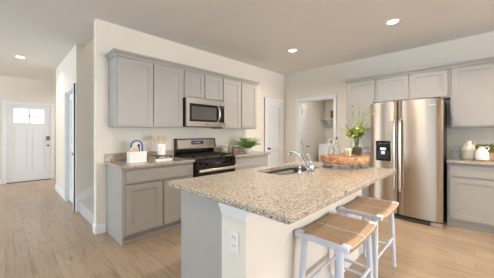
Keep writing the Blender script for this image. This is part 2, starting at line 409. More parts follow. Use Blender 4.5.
# pantry door
pw = PX1 - PX0
def six(u0, u1):
    a, b, c, d = u0 + .085, (u0 + u1) / 2 - .035, (u0 + u1) / 2 + .035, u1 - .085
    return [(p, q, z0, z1) for (p, q) in ((a, b), (c, d)) for (z0, z1) in ((.22, .80), (.98, 1.60), (1.70, 1.90))]
pdr = struct(panel_door('door_2', 'door', PX0 + .004, PX1 - .004, .012, 2.03, YA - .012, .011, 'y', [(PX0 + .10, PX1 - .10, .22, .88), (PX0 + .10, PX1 - .10, 1.02, 1.90)]))
k = MB(); k.tube([(PX0 + .07, YA - .012, .93), (PX0 + .07, YA - .045, .93)], [.026, .011]).tube([(PX0 + .07, YA - .04, .93), (PX0 + .07, YA - .055, .93), (PX0 + .07, YA - .075, .93)], [.014, .028, .018])
k.build('door_knob', 'nickel', pdr, smooth=True)
# laundry door, swung open past a right angle against the laundry side wall
ld = bpy.data.objects.new('door_3', None); COL.objects.link(ld); ld['kind'] = 'structure'; ld.location = (XB + T + .005, OY1 - .02, 0); WORLD0[ld.name] = (0, 0, 0)
panel_door('door_panel', 'door', .0, .76, .012, 2.02, 0, .035, 'y', [(.10, .66, .22, .88), (.10, .66, 1.02, 1.90)], parent=ld)
k = MB(); k.tube([(.69, 0, .93), (.69, -.035, .93)], [.026, .011]).tube([(.69, -.03, .93), (.69, -.06, .93)], [.014, .026]); k.build('door_knob', 'nickel', ld, smooth=True)
for z in (.3, 1.0, 1.75): MB().box(-.012, .03, -.006, .0, z, z + .09).build('hinge', 'nickel', ld)
ld.rotation_euler = (0, 0, R(21))

# stairs: carpeted steps and white skirt boards
m = MB(); sx = X0 + .035
for i in range(10): m.box(sx + .27 * i, sx + .27 * (i + 1) + (.02 if i < 9 else 0), YA + T + .016, YS - .016, 0 if i == 0 else .18 * i - .02, .18 * (i + 1))
for i in range(10): m.tube([(sx + .27 * i + .004, YA + T + .016, .18 * (i + 1) - .014), (sx + .27 * i + .004, YS - .016, .18 * (i + 1) - .014)], .014, 8)
st = m.build('stair_steps', 'carpet', keep=True); st['kind'] = 'structure'
for nm, y0, y1 in (('trim_8', YS - .015, YS - .0005), ('trim_9', YA + T + .0005, YA + T + .015)):
    a = .18 / .27
    struct(MB().prism([(X0 + .001, 0), (X0 + .001, .215), (X0 + .04, .27), (X0 + .04 + 2.6, .27 + 2.6 * a), (X0 + .04 + 2.6, 2.6 * a), (X0 + .12, 0)], 'y', y0, y1).build(nm, 'trim', keep=True))

# ------------------------------------------------------------------ recessed ceiling lights
def lamp_data(watts):
    l = bpy.data.lights.new('lamp_beam', 'AREA'); l.shape = 'DISK'; l.size = .12; l.energy = watts; l.color = CAN_COLOR; l.spread = R(150); return l
def can(loc, label):
    t = thing('recessed_ceiling_light', label, 'ceiling light', loc, 'recessed ceiling lights')
    x, y, z = loc
    MB().lathe(x, y, [(.062, z - .0005), (.066, z - .006), (.088, z - .006), (.092, z - .0005)], 28).build('trim_ring', 'lens_frame', t, smooth=True)
    MB().lathe(x, y, [(0, z - .004), (.05, z - .004), (.066, z - .0008)], 28).build('lamp_lens', 'lamp', t, smooth=True)
    l = lamp_data(CAN_WATTS)
    lo = bpy.data.objects.new('lamp_beam', l); COL.objects.link(lo); lo.parent = t; lo.location = (0, 0, -.009)
    return t
LD = lamp_data(13); LS = lamp_data(24); LH = lamp_data(9)
LD.color = (1, .96, .91); LS.color = (1, .97, .93)
c0 = can((3.52, .775, H), 'recessed can light in the kitchen ceiling, nearer the fridge wall and camera')
dup(c0, (3.52, 2.315, H), 'recessed can light in the kitchen ceiling near the far corner and range wall')
hc = dup(c0, (.2, 6.26, H), 'recessed can light in the hall ceiling in front of the entry door')
for ch in hc.children:
    if ch.type == 'LIGHT': ch.data = LH
for p, lb in (((1.98, .775, H), 'unseen can light added over the left end of the island'), ((3.52, -.77, H), 'unseen can light added before the right hand base cabinet'), ((.35, 1.5, H), 'unseen can light added above the open floor beside the left countertop'),
              ((1.98, -.77, H), 'unseen can light added behind the bar stools'), 
              ((1.65, 7.75, H), 'unseen can light added in the foyer ceiling around the hall corner'), ((5.55, 2.5, H), 'unseen can light added in the laundry room ceiling'), ((2.2, 4.1, 5.2), 'unseen can light added in the stairwell ceiling')):
    d = dup(c0, p, lb)  # unseen cans, added to brighten kitchen, foyer, laundry and stairwell
    if p[0] > 5 or p[2] > 5 or p[0] == .35:
        for ch in d.children:
            if ch.type == 'LIGHT': ch.data = LS if p[2] > 5 else LD if p[0] > 5 else LH

# ------------------------------------------------------------------ cabinets
def shaker(name, parent, axis, face, a0, a1, z0, z1, th=.02, st=.062, drawer=False):
    m = MB(); rec = .009
    def bx(u0, u1, w0, w1, f0, f1):
        if axis == 'y': m.box(u0, u1, f0, f1, w0, w1)
        else: m.box(f0, f1, u0, u1, w0, w1)
    if drawer: bx(a0, a1, z0, z1, face, face + th)
    else:
        bx(a0, a0 + st, z0, z1, face, face + th); bx(a1 - st, a1, z0, z1, face, face + th)
        bx(a0 + st, a1 - st, z0, z0 + st, face, face + th); bx(a0 + st, a1 - st, z1 - st, z1, face, face + th)
        bx(a0 + st, a1 - st, z0 + st, z1 - st, face + rec, face + th)
    return m.build(name, 'cabinet', parent)
G = .004
def wall_cab(label, axis, a0, a1, z0, z1, doors, depth, g=.008, group='wall cabinets'):
    """axis 'y' hangs on the range wall, 'x' on the fridge wall"""
    if axis == 'y': back = YA - .001; loc = ((a0 + a1) / 2, back, z0)
    else: back = XB - .001; loc = (back, (a0 + a1) / 2, z0)
    t = thing('wall_cabinet', label, 'cabinet', loc, group); f = back - depth + .02; m = MB()
    if axis == 'y': m.box(a0, a1, f, back, z0, z1)
    else: m.box(f, back, a0, a1, z0, z1)
    m.build('cabinet_body', 'cabinet', t)
    n = len(doors) - 1
    for i in range(n): shaker('door', t, axis, f - .0205, doors[i] + g, doors[i + 1] - g, z0 + .024, z1 - .024)
    return t
UD = YA - 3.138
UT = 2.25
wall_cab('greige two door wall cabinet left of the microwave', 'y', .944, 1.853, 1.364, UT, (.95, 1.398, 1.85), UD)
wall_cab('short greige two door wall cabinet above the microwave', 'y', 1.8545, 2.6155, 1.822, UT, (1.86, 2.235, 2.612), UD, .013)
wall_cab('greige two door wall cabinet right of the microwave by the pantry door', 'y', 2.617, 3.503, 1.364, UT, (2.617, 3.06, 3.503), UD, .019)
wall_cab('narrow greige one door wall cabinet between laundry doorway and fridge, behind the leafy branches', 'x', 1.259, 1.775, 1.364, UT, (1.27, 1.755), .335, .02)
wall_cab('short greige two door wall cabinet above the fridge', 'x', .267, 1.2575, 1.812, UT, (.275, .764, 1.25), .335, .02)
wall_cab('tall greige wall cabinet right of the fridge above the cream jugs', 'x', -.66, .2655, 1.364, UT, (-.655, .258), .335, .014)
CP = [(0, 2.232), (.010, 2.232), (.010, 2.241), (.006, 2.243), (.012, 2.258), (.036, 2.276), (.036, 2.281), (.045, 2.283), (.045, 2.298), (0, 2.298)]
struct(MB().sweep([(.9435, YA - .001), (.9435, 3.1365), (3.5035, 3.1365), (3.5035, YA - .001)], CP).build('trim_10', 'cabinet', keep=True))
struct(MB().sweep([(XB - .001, 1.7755), (4.5355, 1.7755), (4.5355, -.6605), (XB - .001, -.6605)], CP).build('trim_11', 'cabinet', keep=True))

def base_cab(label, axis, a0, a1, front, back, doors, drawers, toe=.045, ends=True):
    """face frame base cabinet, toe kick .1 high; front is the door face"""
    loc = ((a0 + a1) / 2, back, 0) if axis == 'y' else (back, (a0 + a1) / 2, 0)
    t = thing('base_cabinet', label, 'cabinet', loc, 'base cabinets'); f = front + .0205; top = .878; m = MB()
    def bx(m, u0, u1, n0, n1, z0, z1):
        if axis == 'y': m.box(u0, u1, n0, n1, z0, z1)
        else: m.box(n0, n1, u0, u1, z0, z1)
    bx(m, a0, a1, f, back, .088, top); m.build('cabinet_body', 'cabinet', t)
    m = MB(); bx(m, a0 + .018, a1 - .018, f + toe, back - .002, .0008, .0875); bx(m, a0, a0 + .018, f, back - .002, .0008, .0875); bx(m, a1 - .018, a1, f, back - .002, .0008, .0875)
    bx(m, a0 + .018, a1 - .018, f + toe - .012, f + toe, .0008, .018); m.build('toe_kick', 'cabinet', t)
    for i in range(len(drawers) - 1): shaker('drawer', t, axis, front, drawers[i] + .014, drawers[i + 1] - .014, .70, .846, drawer=True)
    for i in range(len(doors) - 1): shaker('door', t, axis, front, doors[i] + .018, doors[i + 1] - .018, .116, .672)
    return t
YF = 2.862
base_cab('greige base cabinet left of the range with one wide drawer over two doors', 'y', .918, 1.858, YF, YA - .001, (.945, 1.40, 1.852), (.945, 1.852))
base_cab('greige base cabinet right of the range beneath the fern', 'y', 2.630, 3.535, YF, YA - .001, (2.635, 3.08, 3.53), (2.635, 3.53))
base_cab('greige base cabinet right of the fridge with a wide drawer over doors', 'x', -.66, .283, 4.275, XB - .001, (-.655, .272), (-.655, .272))
base_cab('greige base cabinet left of the fridge mostly behind the island', 'x', 1.262, 1.79, 4.275, XB - .001, (1.27, 1.78), (1.27, 1.78))

def worktop(label, x0, x1, y0, y1, splash=None, z0=.879, z1=.914):
    o = MB().box(x0, x1, y0, y1, z0, z1).build('granite_countertop', 'granite', bevel=.005)
    tag(o, label, 'countertop', 'granite countertops')
    if splash: MB().box(*splash, z1 + .0005, z1 + .102).build('backsplash', 'granite', o, bevel=.003)
    return o
worktop('speckled granite countertop left of the range under the white box and books', .892, 1.860, 2.832, YA - .0005, (.892, 1.860, YA - .022, YA - .0005))
worktop('speckled granite countertop right of the range under the canisters and fern', 2.628, 3.560, 2.832, YA - .0005, (2.628, 3.560, YA - .022, YA - .0005))
worktop('speckled granite countertop right of the fridge under the cream jugs', 4.238, XB - .0005, -.70, .289, (XB - .022, XB - .0005, -.70, .289))
worktop('short granite countertop between fridge and laundry doorway', 4.238, XB - .0005, 1.256, 1.81, (XB - .022, XB - .0005, 1.256, 1.81))

# ------------------------------------------------------------------ island
IX0, IX1, IY0, IY1 = .867, 2.80, .587, 1.695
SX0, SX1, SY0, SY1 = 1.68, 2.40, 1.195, 1.56
def rrect(x0, x1, y0, y1, r, n=6):
    P = []
    for cx, cy, a in ((x1 - r, y0 + r, -90), (x1 - r, y1 - r, 0), (x0 + r, y1 - r, 90), (x0 + r, y0 + r, 180)):
        for i in range(n + 1): P.append((cx + r * math.cos(R(a + 90 * i / n)), cy + r * math.sin(R(a + 90 * i / n))))
    return P
def slab_with_hole():
    m = MB(); bm = m.bm; hole = rrect(SX0, SX1, SY0, SY1, .09); outer = rrect(IX0, IX1, IY0, IY1, .012, 3)
    e = .005
    prof = [(0, .879 + e), (e, .879), None, (e, .914), (0, .914 - e)]
    def off(P, d):
        cx = (IX0 + IX1) / 2; cy = (IY0 + IY1) / 2
        return [(x - math.copysign(d, x - cx), y - math.copysign(d, y - cy)) for x, y in P]
    lo2 = [bm.verts.new((x, y, .879)) for x, y in off(outer, e)]; lo1 = [bm.verts.new((x, y, .879 + e)) for x, y in outer]
    hi1 = [bm.verts.new((x, y, .914 - e)) for x, y in outer]; hi2 = [bm.verts.new((x, y, .914)) for x, y in off(outer, e)]
    hb = [bm.verts.new((x, y, .879)) for x, y in hole]; ht = [bm.verts.new((x, y, .914)) for x, y in hole]
    n = len(outer)
    for a, b in ((lo2, lo1), (lo1, hi1), (hi1, hi2)):
        for i in range(n): bm.faces.new((a[i], a[(i + 1) % n], b[(i + 1) % n], b[i]))
    k = len(hole)
    for i in range(k): bm.faces.new((ht[i], ht[(i + 1) % k], hb[(i + 1) % k], hb[i]))
    for A, Hh in ((hi2, ht), (lo2, hb)):
        ed = []
        for L in (A, Hh):
            for i in range(len(L)):
                g = bm.edges.get((L[i], L[(i + 1) % len(L)])) or bm.edges.new((L[i], L[(i + 1) % len(L)])); ed.append(g)
        bmesh.ops.triangle_fill(bm, use_beauty=True, use_dissolve=False, edges=ed)
    return m
tag(slab_with_hole().build('granite_countertop', 'granite'), 'large speckled granite island countertop with the sink cut into it', 'countertop', 'granite countertops')
# sink bowl
m = MB(); bm = m.bm; rings = []
for (d, z) in ((.016, .8785), (-.004, .8785), (-.002, .872), (.004, .72), (.03, .695), (.12, .69)):
    rr = rrect(SX0 + (d if d > 0.013 and z < .8 else 0) - (.016 if z > .875 and d > 0 else 0), SX1 - (d if d > .013 and z < .8 else 0) + (.016 if z > .875 and d > 0 else 0),
               SY0 + (d if d > .013 and z < .8 else 0) - (.016 if z > .875 and d > 0 else 0), SY1 - (d if d > .013 and z < .8 else 0) + (.016 if z > .875 and d > 0 else 0), .085 if d < .1 else .05)
    rings.append([bm.verts.new((x, y, z)) for x, y in rr])
for a, b in zip(rings, rings[1:]):
    for i in range(len(a)): bm.faces.new((a[i], a[(i + 1) % len(a)], b[(i + 1) % len(a)], b[i]))
bm.faces.new(rings[-1])
sk = m.build('kitchen_sink', 'sink_steel', smooth=True); tag(sk, 'stainless undermount sink set in the island countertop', 'sink')
MB().lathe(2.0, 1.39, [(0, .6925), (.035, .6925), (.042, .6905)], 20).build('drain', 'chrome', sk, smooth=True)
# island cabinet (open to the sink) and its end panels
PY = 1.088
t = thing('island_cabinet', 'greige island cabinet with plain end panel below the granite', 'cabinet', (1.8, 1.3, 0))
m = MB(); m.box(.901, .919, PY, 1.557, .0008, .878).build('end_panel', 'cabinet', t)
MB().box(2.672, 2.69, PY, 1.557, .0008, .878).build('end_panel', 'cabinet', t)
MB().box(.9195, 1.65, PY, 1.536, .09, .878).box(2.43, 2.6715, PY, 1.536, .09, .878).box(1.6505, 2.4295, PY, 1.536, .09, .66).box(1.6505, 2.4295, PY, 1.17, .66, .86).build('cabinet_body', 'cabinet', t)
MB().box(.9195, 2.6715, PY, 1.50, .0008, .0895).build('toe_kick', 'cabinet', t)
ds = (.925, 1.40, 1.70, 2.02, 2.34, 2.665)
for i in range(5): shaker('door', t, 'y', 0, ds[i] + G, ds[i + 1] - G, .112, .682)
for o in list(t.children):
    if o.name.startswith('door'):
        for v in o.data.vertices: v.co.y = 1.3 - WORLD0[o.name][1] + (1.3 - 1.3) + (1.557 - 1.3) - (v.co.y + WORLD0[o.name][1])
MB().box(1.70, 2.34, 1.537, 1.557, .70, .852).build('false_drawer', 'cabinet', t)
for a, b in ((.925, 1.69), (2.345, 2.665)): MB().box(a, b, 1.537, 1.557, .70, .852).build('drawer', 'cabinet', t)
# pony wall carrying the seating side
PW = (.898, 2.69, .885, PY - .001)
B('wall_island', 'wall', (PW[0], PW[1], PW[2], PW[3], 0, .8785))
MP = [(0, .808), (.005, .809), (.008, .824), (.012, .830), (.016, .848), (.022, .854), (.025, .8775), (0, .8775)]
struct(MB().sweep([(PW[0], PW[3]), (PW[0], PW[2]), (PW[1], PW[2]), (PW[1], PW[3])], MP).build('trim_12', 'trim', keep=True))
base('baseboard_island', [(PW[0], PW[3]), (PW[0], PW[2]), (PW[1], PW[2]), (PW[1], PW[3])])
# ------------------------------------------------------------------ outlets and switches
def plate(name, label, axis, plane, a, z, kind):
    """cover plate on a face looking -axis"""
    loc = (a, plane, z - .06) if axis == 'y' else (plane, a, z - .06)
    t = thing(name, label, 'outlet' if kind == 'o' else 'switch', loc)
    def bx(m, u0, u1, z0, z1, d0, d1):
        if axis == 'y': m.box(u0, u1, plane - d1, plane - d0, z0, z1)
        else: m.box(plane - d1, plane - d0, u0, u1, z0, z1)
        return m
    w = .037 if kind != 's2' else .06
    bx(MB(), a - w, a + w, z - .06, z + .06, .0005, .006).build('cover_plate', 'white_plastic', t, bevel=.002)
    if kind == 'o':
        for dz in (-.024, .024):
            s_ = bx(MB(), a - .017, a + .017, z + dz - .016, z + dz + .016, .0062, .008).build('socket', 'white_plastic', t)
            q = MB()
            for du in (-.007, .007): bx(q, a + du - .0015, a + du + .0015, z + dz - .003, z + dz + .008, .0081, .0084)
            q.build('slots', 'dark_gap', s_)
    else:
        for du in ((-.023, .023) if kind == 's2' else (0,)): bx(MB(), a + du - .016, a + du + .016, z - .033, z + .033, .0062, .009).build('rocker', 'white_plastic', t)
    return t
plate('wall_outlet', 'white outlet on the beige end of the island half wall', 'x', PW[0], .975, .675, 'o')
plate('light_switch', 'white double switch plate on the wall left of the white box', 'y', YA, 1.15, 1.125, 's2')
plate('wall_outlet', 'white outlet on the wall behind the utensil crock', 'y', YA, 1.46, 1.125, 'o')

# ------------------------------------------------------------------ range
RX0, RX1 = 1.866, 2.622
t = thing('range', 'stainless and black gas range with raised back panel between the base cabinets', 'range', ((RX0 + RX1) / 2, 3.44, 0))
MB().box(RX0, RX1, 2.86, 3.44, .03, .895).build('oven_body', 'black_plastic', t)
for x in (RX0 + .04, RX1 - .04):
    for y in (2.92, 3.38): MB().lathe(x, y, [(0, .0008), (.018, .0008), (.018, .0295), (0, .0295)], 10).build('foot', 'black_plastic', t)
MB().box(RX0 - .002, RX1 + .002, 2.825, 3.44, .8955, .918).build('cooktop', 'black_gloss', t, bevel=.004)
MB().box(RX0 + .012, RX1 - .012, 2.85, 3.39, .9181, .9184).build('burner_pan', 'steel', t)
MB().prism([(2.86, .775), (2.812, .785), (2.822, .8950), (2.86, .8950)], 'x', RX0, RX1).build('control_panel', 'black_gloss', t)
for i, fx in enumerate((.10, .20, .42, .62, .72, .82)):
    if i == 2: continue
    x = RX0 + .02 + fx * .80
    MB().tube([(x, 2.818, .838), (x, 2.798, .836), (x, 2.785, .835)], [.022, .02, .018], 14).build('knob', 'black_plastic', t, smooth=True)
MB().box(RX0 + .33, RX0 + .43, 2.812, 2.8165, .825, .85).build('clock_display', 'dark_glass', t)
dr = MB().box(RX0 + .004, RX1 - .004, 2.825, 2.8595, .21, .770).build('oven_door', 'black_gloss', t, bevel=.003)
MB().box(RX0 + .10, RX1 - .10, 2.8235, 2.8248, .32, .62).build('oven_window', 'dark_glass', dr)
m = MB(); m.tube([(RX0 + .03, 2.785, .742), (RX1 - .03, 2.785, .742)], .021, 12)
for x in (RX0 + .05, RX1 - .05): m.tube([(x, 2.785, .742), (x, 2.824, .742)], .010, 8)
m.build('oven_handle', 'handle', dr, smooth=True)
MB().box(RX0 + .004, RX1 - .004, 2.828, 2.8595, .05, .205).build('storage_drawer', 'steel', t, bevel=.003)
# grates: three cast sections with fingers
for gi in range(3):
    g0 = RX0 + .015 + gi * .243; g1 = g0 + .238; m = MB(); z = .952
    for y in (2.87, 3.10, 3.335): m.box(g0, g1, y - .007, y + .007, z - .014, z)
    for x in (g0 + .007, (g0 + g1) / 2, g1 - .007): m.box(x - .007, x + .007, 2.87, 3.335, z - .0142, z + .0002)
    for y in (2.985, 3.215): m.box(g0 + .03, g1 - .03, y - .006, y + .006, z - .013, z + .001)
    for x in (g0 + .007, g1 - .007):
        for y in (2.875, 3.33): m.box(x - .007, x + .007, y - .007, y + .007, .9185, z - .014)
    m.build('grate', 'black_metal', t)
    for y in (2.985, 3.215):
        if gi != 1 or y < 3: MB().lathe((g0 + g1) / 2, y, [(0, .934), (.03, .934), (.036, .929), (.036, .9185), (0, .9185)], 16).build('burner', 'black_plastic', t, smooth=True)
MB().box(RX0 + .012, RX1 - .012, 3.40, 3.44, .9185, 1.0245).build('backguard_riser', 'black_gloss', t)
bgp = MB().prism([(3.44, 1.025), (3.36, 1.025), (3.352, 1.04), (3.362, 1.175), (3.385, 1.196), (3.44, 1.196)], 'x', RX0 + .012, RX1 - .012).build('backguard', 'cool_steel', t, bevel=.004)
for x in (RX0 - .001, RX1 - .0115): MB().prism([(3.44, .9185), (3.395, .9185), (3.395, 1.02), (3.346, 1.035), (3.358, 1.178), (3.384, 1.197), (3.44, 1.197)], 'x', x, x + .0125).build('end_cap', 'black_plastic', t)
dp = MB().prism([(3.354, 1.095), (3.3555, 1.095), (3.3605, 1.155), (3.357, 1.155)], 'x', RX0 + .262, RX0 + .50).build('display_window', 'black_gloss', t)
m = MB()
for i, x in enumerate((RX0 + .335, RX0 + .36, RX0 + .385, RX0 + .41)): m.prism([(3.3532, 1.115), (3.3542, 1.115), (3.3562, 1.14), (3.3552, 1.14)], 'x', x, x + .015)
m.build('clock_digits', 'display', dp)
m = MB()
for i in range(5):
    for x0 in (RX0 + .285, RX0 + .44): m.prism([(3.3532, 1.103 + .009 * i), (3.3542, 1.103 + .009 * i), (3.3546, 1.108 + .009 * i), (3.3536, 1.108 + .009 * i)], 'x', x0, x0 + .03)
m.build('button_marks', 'nickel', dp)

# ------------------------------------------------------------------ microwave
t = thing('microwave', 'stainless over the range microwave with dark window and curved handle', 'microwave', (2.236, YA - .002, 1.385))
WX0, WX1, WZ0, WZ1, WF = 1.862, 2.609, 1.388, 1.819, 3.058
MB().box(WX0, WX1, WF + .04, YA - .002, WZ0, WZ1).build('microwave_body', 'black_plastic', t)
MB().box(WX0 + .02, WX1 - .02, WF + .05, WF + .30, WZ0 - .006, WZ0 - .0005).build('vent_plate', 'grey_plastic', t)
DXr = WX1 - .135
d = MB(); d.box(WX0, WX1, WF, WF + .0395, WZ1 - .085, WZ1).box(WX0, WX1, WF, WF + .0395, WZ0, WZ0 + .075).box(WX0, WX0 + .05, WF, WF + .0395, WZ0 + .075, WZ1 - .085)
d.box(WX1 - .02, WX1, WF, WF + .0395, WZ0 + .075, WZ1 - .085)
d.build('front_frame', 'cool_steel', t, bevel=.003)
dw = MB().box(WX0 + .0505, DXr, WF + .003, WF + .039, WZ0 + .0755, WZ1 - .0855).build('door_window', 'black_gloss', t)
MB().box(WX0 + .085, DXr - .055, WF + .0015, WF + .0028, WZ0 + .105, WZ1 - .125).build('window_mesh', 'dark_glass', dw)
cp = MB().box(DXr + .002, WX1 - .0205, WF + .003, WF + .039, WZ0 + .0755, WZ1 - .0855).build('control_panel', 'black_gloss', t)
m = MB()
for i in range(5):
    for j in range(3): m.box(DXr + .03 + j * .025, DXr + .046 + j * .025, WF + .0018, WF + .0028, WZ0 + .095 + i * .026, WZ0 + .104 + i * .026)
m.build('button_marks', 'grey_plastic', cp)
MB().box(DXr + .03, DXr + .10, WF + .0018, WF + .0028, WZ1 - .125, WZ1 - .10).build('clock_display', 'grey_plastic', cp)
hp = [(DXr - .028, WF + .002 - .052 * math.sin(PI * i / 10) ** .6, WZ0 + .085 + (WZ1 - WZ0 - .18) * i / 10) for i in range(11)]
MB().tube(hp, [.013] + [.016] * 9 + [.013], 10).build('door_handle', 'handle', t, smooth=True)
MB().box(2.20, 2.26, WF - .001, WF - .0002, WZ0 + .030, WZ0 + .042).build('maker_badge', 'nickel', t)

# ------------------------------------------------------------------ refrigerator
FY0, FY1, FX, FZ = .313, 1.213, 4.073, 1.762
FS = .838
t = thing('refrigerator', 'stainless side by side refrigerator with dispenser in the left door', 'refrigerator', (4.5, (FY0 + FY1) / 2, 0))
MB().box(FX + .085, XB - .03, FY0 + .012, FY1 - .012, .035, FZ - .02).build('refrigerator_case', 'grey_plastic', t)
def fdoor(y0, y1):
    m = MB(); P = []; n = 14
    for i in range(n + 1):
        u = i / n; e = min(u, 1 - u) * (y1 - y0); bow = .020 * (1 - (2 * u - 1) ** 2); rnd = .016 * (1 - min(1, e / .02)) ** 2
        P.append((FX + .012 - bow + rnd, y0 + (y1 - y0) * u))
    P += [(FX + .08, y1), (FX + .08, y0)]
    return m.prism(P, 'z', .075, FZ)
fd2 = fdoor(FS + .004, FY1).build('freezer_door', 'steel', t, smooth=True)
fd1 = fdoor(FY0, FS - .004).build('fresh_food_door', 'steel', t, smooth=True)
MB().box(FX + .02, FX + .075, FS - .0035, FS + .0035, .078, FZ - .002).build('door_gasket', 'black_plastic', t)
for y, par in ((FS + .036, fd2), (FS - .036, fd1)):
    m = MB(); m.tube([(FX + .004, y, .42), (FX - .045, y, .435), (FX - .055, y, .50), (FX - .058, y, .95), (FX - .055, y, 1.40), (FX - .045, y, 1.465), (FX + .004, y, 1.48)], .0165, 12)
    m.build('door_handle', 'handle', par, smooth=True)
DY0, DY1, DZ0, DZ1 = .925, 1.125, .86, 1.165
dsp = MB().prism(rrect(DY0, DY1, DZ0, DZ1, .012, 3), 'x', FX - .014, FX + .003).build('dispenser_panel', 'black_gloss', fd2)
MB().prism(rrect(DY0 + .02, DY1 - .02, DZ0 + .02, DZ0 + .155, .01, 3), 'x', FX - .0155, FX - .0142).build('dispenser_recess', 'black_plastic', dsp)
MB().box(FX - .020, FX - .0156, 1.0, 1.05, DZ0 + .10, DZ0 + .15).box(FX - .019, FX - .0156, .985, 1.065, DZ0 + .165, DZ0 + .20).build('dispenser_lever', 'handle', dsp)
m = MB()
for i in range(4): m.box(FX - .0155, FX - .0142, DY0 + .03 + .034 * i, DY0 + .05 + .034 * i, DZ1 - .045, DZ1 - .037)
m.build('button_marks', 'nickel', dsp)
MB().box(FX - .004, FX + .003, .385, .485, 1.665, 1.685).build('maker_badge', 'chrome', fd1)
MB().box(FX + .05, FX + .085, FY0 + .02, FY1 - .02, .012, .07).build('kick_grille', 'black_plastic', t)
MB().box(FX + .02, FX + .049, FY0 + .10, FY1 - .10, .02, .04).build('grille_bar', 'nickel', t)
for y in (FY0 + .002, FY1 - .132): MB().box(FX + .005, FX + .049, y, y + .13, .0008, .06).build('front_foot', 'steel', t, bevel=.004)
for y in (FY0 + .03, FY1 - .11): MB().box(FX + .02, FX + .11, y, y + .08, FZ + .0005, FZ + .016).build('hinge_cover', 'grey_plastic', t)

# ------------------------------------------------------------------ faucet
fx, fy = 2.0, 1.105
t = thing('kitchen_faucet', 'chrome arched faucet with lever on the island beside the sink', 'faucet', (fx, fy, .9145))
MB().lathe(fx, fy, [(0, .9145), (.030, .9145), (.030, .922), (.024, .93), (.020, .97), (.018, 1.0), (.012, 1.012), (0, 1.014)], 20).build('faucet_body', 'chrome', t, smooth=True)
def smooth_path(P, n=5):
    P = [Vector(p) for p in P]; out = []
    for i in range(len(P) - 1):
        a, b, c, d = P[max(i - 1, 0)], P[i], P[i + 1], P[min(i + 2, len(P) - 1)]
        for k in range(n):
            q = k / n; out.append(.5 * ((2 * b) + (c - a) * q + (2 * a - 5 * b + 4 * c - d) * q * q + (3 * b - a - 3 * c + d) * q ** 3))
    return out + [P[-1]]
sp = smooth_path([(fx, fy + .010, .935), (fx, fy + .048, .955), (fx, fy + .088, 1.024), (fx, fy + .13, 1.073), (fx, fy + .18, 1.099), (fx, fy + .228, 1.093), (fx, fy + .247, 1.064)])
MB().tube(sp, [.0125 - .002 * i / (len(sp) - 1) for i in range(len(sp) - 3)] + [.012] * 3, 12).build('spout', 'chrome', t, smooth=True)
MB().tube(smooth_path([(fx, fy, 1.005), (fx, fy + .006, 1.035), (fx, fy + .025, 1.068), (fx, fy + .062, 1.096)]), [.016, .0155, .015, .0145, .0135, .0125, .0115, .0105, .0095, .009, .0085, .008, .0075, .007, .006, .005], 10).build('lever', 'chrome', t, smooth=True)
t = thing('soap_dispenser', 'short chrome soap dispenser left of the faucet by the sink', 'soap dispenser', (1.84, 1.135, .9145))
MB().lathe(1.84, 1.135, [(0, .9145), (.018, .9145), (.018, .921), (.013, .926), (.012, .965), (.008, .97), (.008, .985), (.012, .987), (.012, .996), (0, .998)], 16).build('dispenser_body', 'chrome', t, smooth=True)
MB().tube([(1.84, 1.137, .991), (1.84, 1.165, .992), (1.84, 1.182, .985)], [.0055, .005, .004], 8).build('nozzle', 'chrome', t, smooth=True)

